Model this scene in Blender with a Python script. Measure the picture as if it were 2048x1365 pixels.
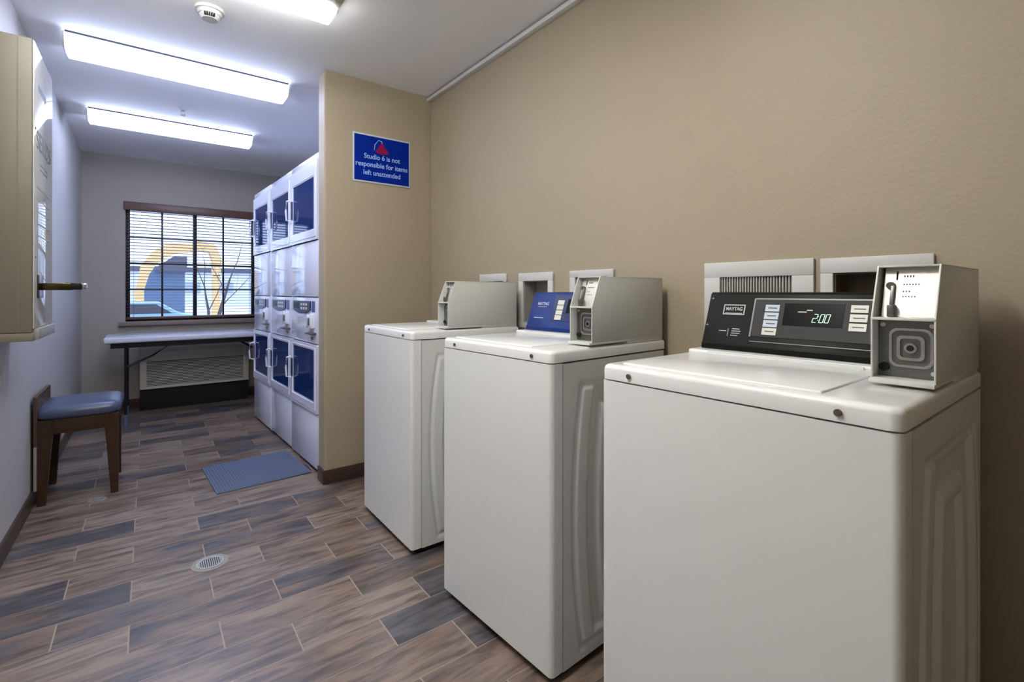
import bpy, bmesh, math, random
from mathutils import Vector, Matrix
random.seed(7)
PI = math.pi
for o in list(bpy.data.objects): bpy.data.objects.remove(o)
SC = bpy.context.scene
COL = SC.collection

# ------------------------------------------------------------------ camera
TH = .6462
cam_data = bpy.data.cameras.new('camera')
cam_data.sensor_width = 36
cam_data.lens = 965.5/2048*36
cam_data.shift_y = -98.2/2048
cam_data.clip_start = .02
cam = bpy.data.objects.new('camera', cam_data)
COL.objects.link(cam)
cam.location = (0, 0, 1.2131)
cam.rotation_euler = (PI/2, 0, -TH)
SC.camera = cam

# ------------------------------------------------------------------ world, exposure
W = bpy.data.worlds.new('overcast_sky'); SC.world = W; W.use_nodes = True
nt = W.node_tree; nt.nodes.clear()
wo = nt.nodes.new('ShaderNodeOutputWorld'); bg = nt.nodes.new('ShaderNodeBackground')
tc = nt.nodes.new('ShaderNodeTexCoord'); sp = nt.nodes.new('ShaderNodeSeparateXYZ')
rp = nt.nodes.new('ShaderNodeValToRGB')
rp.color_ramp.elements[0].position = .0; rp.color_ramp.elements[0].color = (.62, .72, .95, 1)
rp.color_ramp.elements[1].position = .5; rp.color_ramp.elements[1].color = (.55, .70, 1.0, 1)
nt.links.new(tc.outputs['Generated'], sp.inputs[0]); nt.links.new(sp.outputs['Z'], rp.inputs[0])
nt.links.new(rp.outputs[0], bg.inputs[0]); bg.inputs[1].default_value = 2.6
nt.links.new(bg.outputs[0], wo.inputs[0])
SC.view_settings.view_transform = 'Standard'
SC.view_settings.look = 'None'
SC.view_settings.exposure = 0.36
SC.view_settings.gamma = 1.0
SC.view_settings.use_curve_mapping = False

# lamp output of the ceiling fixtures (emission of their lenses)
LENS_COOL = ((.60, .69, 1.0), 13.5)
LENS_WARM = ((1.0, .965, .90), 29.0)
LENS_MID = ((.96, .96, .95), 17.0)

# ------------------------------------------------------------------ room dimensions
XL, XR, YS, XS, YB, H = -.527, 1.63, 3.137, .888, 6.391, 2.614
YF = -1.5            # wall behind the camera

# ------------------------------------------------------------------ material helpers
def new_mat(name):
    m = bpy.data.materials.new(name); m.use_nodes = True
    n = m.node_tree
    return m, n, n.nodes['Principled BSDF']
def mat(name, col, rough=.5, metal=0., spec=.5, bump=0., bscale=60., var=0., coat=0., trans=0.):
    m, n, b = new_mat(name)
    b.inputs['Base Color'].default_value = (*col, 1)
    b.inputs['Roughness'].default_value = rough
    b.inputs['Metallic'].default_value = metal
    b.inputs['Specular IOR Level'].default_value = spec
    b.inputs['Coat Weight'].default_value = coat
    b.inputs['Transmission Weight'].default_value = trans
    t = n.nodes.new('ShaderNodeTexCoord')
    if bump or var:
        z = n.nodes.new('ShaderNodeTexNoise'); z.inputs['Scale'].default_value = bscale
        z.inputs['Detail'].default_value = 3
        n.links.new(t.outputs['Object'], z.inputs['Vector'])
        if bump:
            bp = n.nodes.new('ShaderNodeBump'); bp.inputs['Strength'].default_value = bump
            bp.inputs['Distance'].default_value = .004
            n.links.new(z.outputs['Fac'], bp.inputs['Height']); n.links.new(bp.outputs[0], b.inputs['Normal'])
        if var:
            z2 = n.nodes.new('ShaderNodeTexNoise'); z2.inputs['Scale'].default_value = 3
            n.links.new(t.outputs['Object'], z2.inputs['Vector'])
            mx = n.nodes.new('ShaderNodeMix'); mx.data_type = 'RGBA'
            mx.inputs[6].default_value = (*[c*(1-var) for c in col], 1)
            mx.inputs[7].default_value = (*[min(1, c*(1+var)) for c in col], 1)
            n.links.new(z2.outputs['Fac'], mx.inputs[0]); n.links.new(mx.outputs[2], b.inputs['Base Color'])
    return m
def emis(name, col, s):
    m, n, b = new_mat(name)
    b.inputs['Base Color'].default_value = (.8, .8, .8, 1)
    b.inputs['Emission Color'].default_value = (*col, 1)
    b.inputs['Emission Strength'].default_value = s
    b.inputs['Roughness'].default_value = .4
    return m
def wood(name, c1, c2, rough=.4, axis=2, sc=6):
    m, n, b = new_mat(name)
    t = n.nodes.new('ShaderNodeTexCoord'); mp = n.nodes.new('ShaderNodeMapping')
    s = [sc*7]*3; s[axis] = sc*.6
    mp.inputs['Scale'].default_value = s
    z = n.nodes.new('ShaderNodeTexNoise'); z.inputs['Scale'].default_value = 1.; z.inputs['Detail'].default_value = 5
    mx = n.nodes.new('ShaderNodeMix'); mx.data_type = 'RGBA'
    mx.inputs[6].default_value = (*c1, 1); mx.inputs[7].default_value = (*c2, 1)
    n.links.new(t.outputs['Object'], mp.inputs[0]); n.links.new(mp.outputs[0], z.inputs['Vector'])
    n.links.new(z.outputs['Fac'], mx.inputs[0]); n.links.new(mx.outputs[2], b.inputs['Base Color'])
    b.inputs['Roughness'].default_value = rough
    return m

def floor_material():
    m, n, b = new_mat('wood_look_tile')
    L = n.links.new
    def M(op, a, c=None, d=None):
        k = n.nodes.new('ShaderNodeMath'); k.operation = op
        for i, v in enumerate((a, c, d)):
            if v is None: continue
            if isinstance(v, (int, float)): k.inputs[i].default_value = v
            else: L(v, k.inputs[i])
        return k.outputs[0]
    g = n.nodes.new('ShaderNodeNewGeometry'); s = n.nodes.new('ShaderNodeSeparateXYZ')
    L(g.outputs['Position'], s.inputs[0]); X, Y = s.outputs['X'], s.outputs['Y']
    PY, PX = .1705, .4745
    ry = M('DIVIDE', M('ADD', Y, -2.067+PY*40), PY); row = M('FLOOR', ry); fy = M('FRACT', ry)
    par = M('MODULO', row, 2)                      # even row: joints at -.054 ; odd row: joints at -.265
    xo = M('ADD', M('ADD', X, .054+PX*20), M('MULTIPLY', par, .211))
    rx = M('DIVIDE', xo, PX); colm = M('FLOOR', rx); fx = M('FRACT', rx)
    cv = n.nodes.new('ShaderNodeCombineXYZ'); L(row, cv.inputs[0]); L(colm, cv.inputs[1])
    wn = n.nodes.new('ShaderNodeTexWhiteNoise'); wn.noise_dimensions = '3D'; L(cv.outputs[0], wn.inputs[0])
    rnd = wn.outputs['Value']
    # grout masks
    gy = M('MINIMUM', fy, M('SUBTRACT', 1, fy)); gx = M('MINIMUM', fx, M('SUBTRACT', 1, fx))
    jx = M('LESS_THAN', M('MULTIPLY', gx, PX), .0024); jy = M('LESS_THAN', M('MULTIPLY', gy, PY), .0011)
    gro = M('MAXIMUM', jx, jy)
    # grain
    gv = n.nodes.new('ShaderNodeCombineXYZ')
    L(M('ADD', M('MULTIPLY', X, 2.6), M('MULTIPLY', rnd, 37)), gv.inputs[0]); L(M('MULTIPLY', Y, 17), gv.inputs[1])
    L(M('MULTIPLY', rnd, 11), gv.inputs[2])
    z1 = n.nodes.new('ShaderNodeTexNoise'); z1.inputs['Scale'].default_value = 1.6; z1.inputs['Detail'].default_value = 6
    z1.inputs['Roughness'].default_value = .62; z1.inputs['Distortion'].default_value = .6
    L(gv.outputs[0], z1.inputs['Vector'])
    gv2 = n.nodes.new('ShaderNodeCombineXYZ')
    L(M('ADD', M('MULTIPLY', X, 3.2), M('MULTIPLY', rnd, 91)), gv2.inputs[0]); L(M('MULTIPLY', Y, 9), gv2.inputs[1])
    L(M('MULTIPLY', rnd, 23), gv2.inputs[2])
    z2 = n.nodes.new('ShaderNodeTexNoise'); z2.inputs['Scale'].default_value = 1.; z2.inputs['Detail'].default_value = 2
    L(gv2.outputs[0], z2.inputs['Vector'])
    base = n.nodes.new('ShaderNodeValToRGB'); cr = base.color_ramp; cr.interpolation = 'LINEAR'
    cr.elements[0].position = 0; cr.elements[0].color = (.070, .066, .076, 1)
    cr.elements[1].position = 1; cr.elements[1].color = (.235, .165, .120, 1)
    for p, c in ((.09, (.095, .086, .094, 1)), (.22, (.150, .106, .080, 1)), (.55, (.205, .155, .122, 1)), (.8, (.225, .178, .150, 1))):
        e = cr.elements.new(p); e.color = c
    L(M('ADD', M('MULTIPLY', rnd, .8), M('MULTIPLY', M('SUBTRACT', z2.outputs['Fac'], .5), 1.1)), base.inputs[0])
    gr = n.nodes.new('ShaderNodeValToRGB'); gr.color_ramp.elements[0].position = .36; gr.color_ramp.elements[0].color = (.30, .28, .30, 1)
    gr.color_ramp.elements[1].position = .58; gr.color_ramp.elements[1].color = (1.25, 1.2, 1.15, 1)
    L(z1.outputs['Fac'], gr.inputs[0])
    mu = n.nodes.new('ShaderNodeMix'); mu.data_type = 'RGBA'; mu.blend_type = 'MULTIPLY'; mu.inputs[0].default_value = .85
    L(base.outputs[0], mu.inputs[6]); L(gr.outputs[0], mu.inputs[7])
    mg = n.nodes.new('ShaderNodeMix'); mg.data_type = 'RGBA'
    L(gro, mg.inputs[0]); L(mu.outputs[2], mg.inputs[6]); mg.inputs[7].default_value = (.34, .27, .22, 1)
    L(mg.outputs[2], b.inputs['Base Color'])
    b.inputs['Roughness'].default_value = .34; b.inputs['Specular IOR Level'].default_value = 1.0
    rr = M('ADD', .28, M('MULTIPLY', z1.outputs['Fac'], .14)); L(M('MAXIMUM', rr, M('MULTIPLY', gro, .7)), b.inputs['Roughness'])
    bp = n.nodes.new('ShaderNodeBump'); bp.inputs['Strength'].default_value = .35; bp.inputs['Distance'].default_value = .002
    L(M('SUBTRACT', M('MULTIPLY', z1.outputs['Fac'], .4), gro), bp.inputs['Height']); L(bp.outputs[0], b.inputs['Normal'])
    return m

MT = dict(
    tan=mat('tan_wall_paint', (.375, .315, .225), .55, bump=.25, bscale=90, var=.03),
    tan_far=mat('tan_wall_window_lit', (.36, .325, .285), .6, bump=.2, bscale=90, var=.02),  # tan paint with the bluish window light mixed into its colour
    left=mat('tan_wall_cool_lit', (.50, .485, .475), .6, bump=.2, bscale=90, var=.02),  # left wall is tan too; its bluish lighting is painted into this tone
    ceil=mat('white_ceiling_paint', (.88, .885, .89), .7, bump=.12, bscale=70),
    floor=floor_material(),
    base=wood('dark_brown_baseboard', (.030, .016, .012), (.075, .040, .028), .35, axis=1),
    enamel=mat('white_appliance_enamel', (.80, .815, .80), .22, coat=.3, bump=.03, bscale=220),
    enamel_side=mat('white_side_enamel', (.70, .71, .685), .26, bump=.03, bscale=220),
    cream=mat('offwhite_metal', (.60, .61, .58), .3, bump=.03, bscale=200),
    dryer=mat('cool_cast_dryer_enamel', (.77, .79, .93), .16, coat=.4),  # white enamel, blue cast of the cool light put into the colour
    dryer_door=mat('cool_cast_door_enamel', (.79, .81, .95), .14, coat=.4),  # same cool-light cast painted into the white doors
    black=mat('black_plastic', (.006, .0065, .005), .45, spec=.15, bump=.05, bscale=300),
    charcoal=mat('charcoal_overlay', (.045, .046, .046), .5, spec=.15),
    lcd=mat('black_display', (.001, .001, .001), .3, spec=.1),
    grey_trim=mat('grey_trim', (.20, .20, .21), .4, metal=.3),
    button=mat('cream_button', (.62, .62, .55), .4),
    button_b=mat('blue_white_button', (.50, .58, .66), .4),
    ink=mat('grey_print', (.10, .10, .095), .6),
    silver=mat('silver_print', (.45, .45, .45), .35, metal=.3),
    green=emis('green_digits', (.10, .75, .30), .75),
    blue_con=mat('blue_console_plastic', (.008, .030, .17), .35, spec=.2),
    blue_dark=mat('dark_blue_plastic', (.008, .015, .07), .3),
    steel=mat('brushed_steel', (.60, .58, .52), .32, metal=.85, bump=.05, bscale=400),
    steel_dark=mat('dark_steel', (.16, .16, .15), .38, metal=.8),
    chrome=mat('worn_chrome', (.52, .52, .50), .2, metal=1.),
    screw=mat('screw_metal', (.20, .17, .12), .35, metal=.8),
    dark=mat('dark_void', (.006, .006, .006), .8),
    drum=mat('dark_blue_drum', (.05, .10, .30), .35, metal=.3),
    plastic_w=mat('white_plastic', (.64, .64, .62), .4),
    frame_w=mat('white_box_frame', (.62, .61, .59), .45),
    pvc=mat('grey_box_liner', (.30, .29, .26), .5),
    box_in=mat('tan_box_liner', (.16, .125, .08), .6),
    blade=mat('grille_blade', (.10, .085, .065), .5),
    sign_blue=mat('sign_blue', (.002, .020, .27), .6, spec=.05),
    sign_white=mat('sign_white', (.55, .58, .66), .5),
    sign_text=mat('sign_lettering', (.34, .50, .95), .5),
    sign_red=mat('sign_red', (.26, .008, .06), .6, spec=.1),
    table=mat('table_plastic', (.60, .61, .68), .35, bump=.1, bscale=150),
    tube=mat('black_steel_tube', (.012, .011, .014), .35, metal=.4),
    foot=mat('blue_grey_foot', (.10, .13, .2), .4),
    vinyl=mat('blue_grey_vinyl', (.060, .078, .140), .28, bump=.1, bscale=30),
    leg=wood('brown_leg_wood', (.024, .011, .004), (.055, .026, .009), .35),
    board=wood('brown_panel_wood', (.055, .030, .020), (.11, .06, .04), .4),
    blind=wood('brown_blind_wood', (.085, .040, .030), (.17, .09, .065), .4, axis=0),
    slat=mat('dark_blind_slat', (.055, .04, .05), .4),
    sash=mat('dark_window_sash', (.035, .035, .05), .4),
    sill=wood('window_sill_wood', (.20, .15, .13), (.26, .20, .17), .4, axis=0),
    ac=mat('beige_ac_plastic', (.66, .63, .56), .5),
    ac_vent=mat('ac_louver', (.60, .59, .58), .5),
    mat_=mat('grey_blue_mat', (.105, .135, .215), .75, bump=.5, bscale=300),
    vend=mat('tan_vending_metal', (.185, .166, .122), .45, bump=.04, bscale=200),
    vend_front=mat('glossy_white_front', (.52, .51, .47), .06),
    brass=mat('dark_brass', (.075, .062, .025), .25, metal=.9),
    lens_c=emis('cool_lens', *LENS_COOL), lens_w=emis('warm_lens', *LENS_WARM), lens_m=emis('neutral_lens', *LENS_MID),
    housing=mat('white_fixture_housing', (.30, .30, .31), .5), housing_b=mat('beige_fixture_housing', (.48, .46, .38), .5),
    edge=mat('dark_fixture_edge', (.03, .032, .05), .5),
    asphalt=mat('outdoor_ground', (.66, .60, .62), .9, bump=.3, bscale=8, var=.1),
    yellow=mat('yellow_steel', (.85, .52, .20), .5),
    bldg=mat('blue_grey_siding', (.10, .15, .24), .7), roof=mat('dark_roof', (.09, .09, .12), .8),
    bldg_w=mat('pale_building', (.72, .76, .80), .8), bark=mat('bark', (.09, .07, .06), .9),
    teal=mat('teal_car_paint', (.22, .36, .40), .3), tyre=mat('tyre', (.02, .02, .02), .8),
    twig=mat('pink_twig', (.35, .22, .15), .9),
)
def glass_mat(name, tint, mixf):
    m = bpy.data.materials.new(name); m.use_nodes = True; n = m.node_tree; n.nodes.clear()
    o = n.nodes.new('ShaderNodeOutputMaterial'); mx = n.nodes.new('ShaderNodeMixShader')
    tr = n.nodes.new('ShaderNodeBsdfTransparent'); gl = n.nodes.new('ShaderNodeBsdfGlossy')
    fr = n.nodes.new('ShaderNodeFresnel'); fr.inputs[0].default_value = 1.5
    tr.inputs[0].default_value = (*tint, 1); gl.inputs['Roughness'].default_value = .03
    ad = n.nodes.new('ShaderNodeMath'); ad.operation = 'ADD'; ad.inputs[1].default_value = mixf
    n.links.new(fr.outputs[0], ad.inputs[0]); n.links.new(ad.outputs[0], mx.inputs[0])
    n.links.new(tr.outputs[0], mx.inputs[1]); n.links.new(gl.outputs[0], mx.inputs[2]); n.links.new(mx.outputs[0], o.inputs[0])
    return m
MT['glass'] = glass_mat('window_glass', (.93, .96, 1), 0.)

def tinted_glass():
    m = bpy.data.materials.new('blue_door_glass'); m.use_nodes = True; n = m.node_tree; n.nodes.clear(); L = n.links.new
    o = n.nodes.new('ShaderNodeOutputMaterial'); m1 = n.nodes.new('ShaderNodeMixShader'); m2 = n.nodes.new('ShaderNodeMixShader')
    tr = n.nodes.new('ShaderNodeBsdfTransparent'); gl = n.nodes.new('ShaderNodeBsdfGlossy'); df = n.nodes.new('ShaderNodeBsdfDiffuse')
    fr = n.nodes.new('ShaderNodeFresnel'); fr.inputs[0].default_value = 1.45
    tr.inputs[0].default_value = (.5, .65, 1, 1); gl.inputs['Roughness'].default_value = .04; df.inputs[0].default_value = (.016, .055, .24, 1)
    m1.inputs[0].default_value = .6
    L(tr.outputs[0], m1.inputs[1]); L(df.outputs[0], m1.inputs[2])
    L(fr.outputs[0], m2.inputs[0]); L(m1.outputs[0], m2.inputs[1]); L(gl.outputs[0], m2.inputs[2]); L(m2.outputs[0], o.inputs[0])
    return m
MT['dglass'] = tinted_glass()

# ------------------------------------------------------------------ mesh helpers
def B(): return bmesh.new()
def box(bm, x0, x1, y0, y1, z0, z1, bev=0., seg=2):
    t = bmesh.new()
    bmesh.ops.create_cube(t, size=1)
    for v in t.verts:
        v.co = ((x0+x1)/2+v.co.x*(x1-x0), (y0+y1)/2+v.co.y*(y1-y0), (z0+z1)/2+v.co.z*(z1-z0))
    if bev: bmesh.ops.bevel(t, geom=t.edges[:], offset=bev, segments=seg, profile=.5, affect='EDGES', clamp_overlap=True)
    merge(bm, t)
def merge(bm, t, mtx=None):
    if mtx is not None: bmesh.ops.transform(t, matrix=mtx, verts=t.verts)
    me = bpy.data.meshes.new('tmp'); t.to_mesh(me); t.free(); bm.from_mesh(me); bpy.data.meshes.remove(me)
def prism(bm, poly, axis, a, b, bev=0.):
    """poly in the plane perpendicular to axis: axis y -> (x,z); axis x -> (y,z); axis z -> (x,y)"""
    t = bmesh.new()
    def P(p, q):
        return {'y': (p[0], q, p[1]), 'x': (q, p[0], p[1]), 'z': (p[0], p[1], q)}[axis]
    v0 = [t.verts.new(P(p, a)) for p in poly]; v1 = [t.verts.new(P(p, b)) for p in poly]
    t.faces.new(v0); t.faces.new(v1[::-1])
    for i in range(len(poly)):
        j = (i+1) % len(poly); t.faces.new((v0[j], v0[i], v1[i], v1[j]))
    bmesh.ops.recalc_face_normals(t, faces=t.faces[:])
    if bev: bmesh.ops.bevel(t, geom=t.edges[:], offset=bev, segments=2, profile=.5, affect='EDGES', clamp_overlap=True)
    merge(bm, t)
def cyl(bm, p0, p1, r0, r1=None, n=20):
    r1 = r0 if r1 is None else r1
    p0, p1 = Vector(p0), Vector(p1); d = p1-p0
    t = bmesh.new()
    bmesh.ops.create_cone(t, cap_ends=True, segments=n, radius1=r0, radius2=r1, depth=d.length)
    merge(bm, t, Matrix.Translation((p0+p1)/2) @ d.to_track_quat('Z', 'Y').to_matrix().to_4x4())
def tube(bm, pts, r, n=10, cap=True):
    pts = [Vector(p) for p in pts]; rings = []
    rs = r if isinstance(r, (list, tuple)) else [r]*len(pts)
    for i, p in enumerate(pts):
        d = (pts[min(i+1, len(pts)-1)]-pts[max(i-1, 0)]).normalized()
        q = d.to_track_quat('Z', 'Y')
        rings.append([bm.verts.new(p+q @ Vector((math.cos(2*PI*k/n)*rs[i], math.sin(2*PI*k/n)*rs[i], 0))) for k in range(n)])
    for a, b in zip(rings, rings[1:]):
        # align
        off = min(range(n), key=lambda s: (a[0].co-b[s].co).length)
        for k in range(n):
            bm.faces.new((a[k], a[(k+1) % n], b[(k+1+off) % n], b[(k+off) % n]))
    if cap: bm.faces.new(rings[0][::-1]); bm.faces.new(rings[-1])
def ring(bm, c, axis, r0, r1, h, n=40):
    """flat annulus with thickness, axis z or x"""
    t = bmesh.new(); vs = []
    for k in range(n):
        a = 2*PI*k/n; vs.append([t.verts.new((math.cos(a)*r, math.sin(a)*r, z)) for r, z in ((r0, 0), (r1, 0), (r1, h), (r0, h))])
    for k in range(n):
        A, Bv = vs[k], vs[(k+1) % n]
        for i in range(4): t.faces.new((A[i], A[(i+1) % 4], Bv[(i+1) % 4], Bv[i]))
    bmesh.ops.recalc_face_normals(t, faces=t.faces[:])
    M = Matrix.Translation(c)
    if axis == 'x': M = M @ Matrix.Rotation(-PI/2, 4, 'Y')
    merge(bm, t, M)
def rrect(y0, y1, z0, z1, r, n=6):
    pts = []
    for cy, cz, a0 in ((y1-r, z1-r, 0), (y0+r, z1-r, PI/2), (y0+r, z0+r, PI), (y1-r, z0+r, 1.5*PI)):
        for k in range(n+1):
            a = a0+PI/2*k/n; pts.append((cy+r*math.cos(a), cz+r*math.sin(a)))
    return pts
def rring(bm, outer, inner, x0, x1):
    """rounded frame between two equal-length outlines in the y-z plane, between x0 and x1"""
    t = bmesh.new(); n = len(outer)
    q = [[t.verts.new((x, p[0], p[1])) for p in o] for x, o in ((x0, outer), (x0, inner), (x1, inner), (x1, outer))]
    for k in range(n):
        j = (k+1) % n
        for i in range(4): t.faces.new((q[i][k], q[i][j], q[(i+1) % 4][j], q[(i+1) % 4][k]))
    bmesh.ops.recalc_face_normals(t, faces=t.faces[:])
    merge(bm, t)
def put(name, bm, m, parent=None, smooth=None):
    me = bpy.data.meshes.new(name)
    bmesh.ops.recalc_face_normals(bm, faces=bm.faces[:])
    bm.to_mesh(me); bm.free()
    me.materials.append(MT[m] if isinstance(m, str) else m)
    if smooth is None: smooth = 35
    if smooth:
        for p in me.polygons: p.use_smooth = True
        try: me.set_sharp_from_angle(angle=math.radians(smooth))
        except Exception: pass
    o = bpy.data.objects.new(name, me); COL.objects.link(o)
    if parent: o.parent = parent
    return o
def part(name, m, parent, fn, label=None, smooth=None):
    bm = B(); fn(bm); o = put(name, bm, m, parent, smooth)
    if label: o['label'] = label
    return o
def thing(name, label, cat, loc=(0, 0, 0), rz=0, group=None):
    o = bpy.data.objects.new(name, None); COL.objects.link(o); o.empty_display_size = .1
    o.location = loc; o.rotation_euler = (0, 0, rz)
    o['label'] = label; o['category'] = cat
    if group: o['group'] = group
    return o
def tag(o, label, cat, group=None):
    o['label'] = label; o['category'] = cat
    if group: o['group'] = group
    return o
def struct(name, bm, m, smooth=None):
    o = put(name, bm, m, None, smooth); o['kind'] = 'structure'; return o
def copy_tree(o, parent=None):
    c = o.copy(); COL.objects.link(c)
    if parent: c.parent = parent
    for ch in list(o.children): copy_tree(ch, c)
    return c
def text_part(name, body, size, m, parent, origin, right, up, depth=.0006, align='CENTER', sx=1.0, bold=0.0):
    cu = bpy.data.curves.new('txt', 'FONT'); cu.body = body; cu.size = size; cu.align_x = align; cu.align_y = 'CENTER'
    cu.extrude = depth; cu.offset = bold
    t = bpy.data.objects.new('txt', cu); COL.objects.link(t)
    bpy.context.view_layer.update()
    me = bpy.data.meshes.new_from_object(t.evaluated_get(bpy.context.evaluated_depsgraph_get()))
    bpy.data.objects.remove(t); bpy.data.curves.remove(cu)
    r, u = Vector(right).normalized(), Vector(up).normalized(); k = r.cross(u)
    M = Matrix(((r.x*sx, u.x, k.x, origin[0]), (r.y*sx, u.y, k.y, origin[1]), (r.z*sx, u.z, k.z, origin[2]), (0, 0, 0, 1)))
    me.transform(M); me.name = name; me.materials.clear(); me.materials.append(MT[m])
    o = bpy.data.objects.new(name, me); COL.objects.link(o); o.parent = parent
    return o
def panel_holes(u0, u1, z0, z1, holes, place, thick):
    """wall slab with rectangular openings; place(u,d,z) -> xyz, d is depth behind the face"""
    us = sorted({u0, u1, *[h[0] for h in holes], *[h[1] for h in holes]})
    zs = sorted({z0, z1, *[h[2] for h in holes], *[h[3] for h in holes]})
    bm = B(); cache = {}
    def V(u, d, z):
        k = (round(u, 5), round(d, 5), round(z, 5))
        if k not in cache: cache[k] = bm.verts.new(place(u, d, z))
        return cache[k]
    def hole(a, b): return any(h[0]-1e-6 <= a < h[1]-1e-6 and h[2]-1e-6 <= b < h[3]-1e-6 for h in holes)
    solid = {(i, j): not hole(us[i], zs[j]) for i in range(len(us)-1) for j in range(len(zs)-1)}
    for (i, j), s in solid.items():
        if not s: continue
        a, b, c, d = us[i], us[i+1], zs[j], zs[j+1]
        for dd in (0, thick): bm.faces.new((V(a, dd, c), V(b, dd, c), V(b, dd, d), V(a, dd, d)))
        for (ni, nj, p, q) in ((i-1, j, (a, c), (a, d)), (i+1, j, (b, c), (b, d)), (i, j-1, (a, c), (b, c)), (i, j+1, (a, d), (b, d))):
            if not solid.get((ni, nj), False):
                bm.faces.new((V(p[0], 0, p[1]), V(q[0], 0, q[1]), V(q[0], thick, q[1]), V(p[0], thick, p[1])))
    return bm

# ------------------------------------------------------------------ the room
bm = B(); box(bm, XL-.12, XR+.12, YF-.12, YB+.15, -.08, 0); struct('floor', bm, 'floor', 0)
bm = B(); box(bm, XL-.12, XR+.12, YF-.12, YB+.15, H, H+.08); struct('ceiling', bm, 'ceil', 0)
bm = B(); box(bm, XL-.12, XL, YF-.12, YB+.15, 0, H); struct('wall_left', bm, 'left', 0)
BOXES = [('A', 2.235, 2.447, 1.05, 1.275), ('B', 1.848, 2.050, 1.05, 1.271), ('C', 1.455, 1.651, 1.05, 1.283), ('E', .372, .569, 1.10, 1.269)]
bm = panel_holes(YF-.12, YB+.15, 0, H, [(b[1], b[2], b[3], b[4]) for b in BOXES], lambda u, d, z: (XR+d, u, z), .12)
struct('wall_right', bm, 'tan', 0)
WX0, WX1, WZ0, WZ1 = -.185, 1.03, .905, 2.135
bm = panel_holes(XL, XR, 0, H, [(WX0, WX1, WZ0, WZ1)], lambda u, d, z: (u, YB+d, z), .15)
struct('wall_far', bm, 'tan_far', 0)
bm = B(); box(bm, XL, XR, YF-.12, YF, 0, H); struct('wall_near', bm, 'tan', 0)
# stub wall that hides the dryers: tan face, bullnose corner
bm = B()
c = [(XR-.002, YS), (XS+.012, YS)] + [(XS+.012-.012*math.sin(a), YS+.012-.012*math.cos(a)) for a in [k*PI/16 for k in range(1, 8)]] + [(XS, YS+.012), (XS, YS+.13), (XR-.002, YS+.13)]
prism(bm, c, 'z', 0, H-.001); struct('wall_stub', bm, 'tan', 40)
# baseboards
def baseboard(name, pts, h=.088, t=.012):
    bm = B()
    for (x0, x1, y0, y1) in pts: box(bm, x0, x1, y0, y1, .0, h, .002)
    struct(name, bm, 'base')
baseboard('baseboard_left', [(XL, XL+.012, YF, YB-.002)])
baseboard('baseboard_stub', [(XS-.010, XR-.003, YS-.012, YS), (XS-.012, XS, YS-.010, YS+.12)])
baseboard('baseboard_far', [(XL+.014, XR-.014, YB-.012, YB)], h=.10)
baseboard('baseboard_right', [(XR-.012, XR, YF, YS-.014)])
bm = B(); box(bm, XR-.034, XR, YF, YS-.001, H-.036, H-.012, .003); struct('trim_1', bm, 'plastic_w')

# ------------------------------------------------------------------ window, far wall
bm = B()
fy0, fy1 = YB+.07, YB+.13
gx = [-.185, -.150, .406, .436, .965, 1.03]
def bar(x0, x1, z0, z1, y0=fy0, y1=fy1): box(bm, x0, x1, y0, y1, z0, z1, .002)
bar(WX0, -.150, WZ0, WZ1); bar(.985, WX1, WZ0, WZ1); bar(.404, .440, WZ0, WZ1)
bar(WX0, WX1, WZ1-.06, WZ1); bar(WX0, WX1, WZ0, WZ0+.045)
for x in (.124, .697): bar(x-.009, x+.009, WZ0, WZ1, fy0+.015, fy1-.015)
for z in (1.796, 1.516, 1.241): bar(WX0, WX1, z-.010, z+.010, fy0+.015, fy1-.015)
wf = struct('window_1', bm, 'sash')
g = part('pane', 'glass', wf, lambda b: box(b, WX0+.005, WX1-.005, YB+.097, YB+.101, WZ0+.01, WZ1-.01))
bm = B(); box(bm, WX0-.055, WX1+.055, YB-.045, YB+.066, WZ0-.045, WZ0-.004, .004); s_ = struct('trim_2', bm, 'sill')
# wooden blind
bl = thing('window_blind', 'brown wooden slatted blind hanging open over the far window', 'blind', (.42, YB, WZ1))
def P_(b, x0, x1, y0, y1, z0, z1, bev=.003): box(b, x0-.42, x1-.42, y0, y1, z0-WZ1, z1-WZ1, bev)
part('valance', 'blind', bl, lambda b: P_(b, -.2, 1.045, -.03, -.001, 2.062, 2.150, .006))
def slats(b):
    n = 34
    for k in range(n):
        z = .985+(2.055-.985)*k/(n-1)
        t = bmesh.new(); bmesh.ops.create_cube(t, size=1)
        for v in t.verts: v.co = (v.co.x*(WX1-WX0-.012), v.co.y*.046, v.co.z*.0028)
        merge(b, t, Matrix.Translation(((WX0+WX1)/2-.42, .035, z-WZ1)) @ Matrix.Rotation(math.radians(-4), 4, 'X'))
part('slats', 'slat', bl, slats)
part('bottom_rail', 'blind', bl, lambda b: P_(b, WX0+.006, WX1-.006, .008, .062, .925, .950))
def cords(b):
    for x in (-.12, .42, .96):
        for y in (.010, .060): cyl(b, (x-.42, y, .945-WZ1), (x-.42, y, 2.07-WZ1), .0013, n=6)
part('ladder_cords', 'slat', bl, cords)

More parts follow.
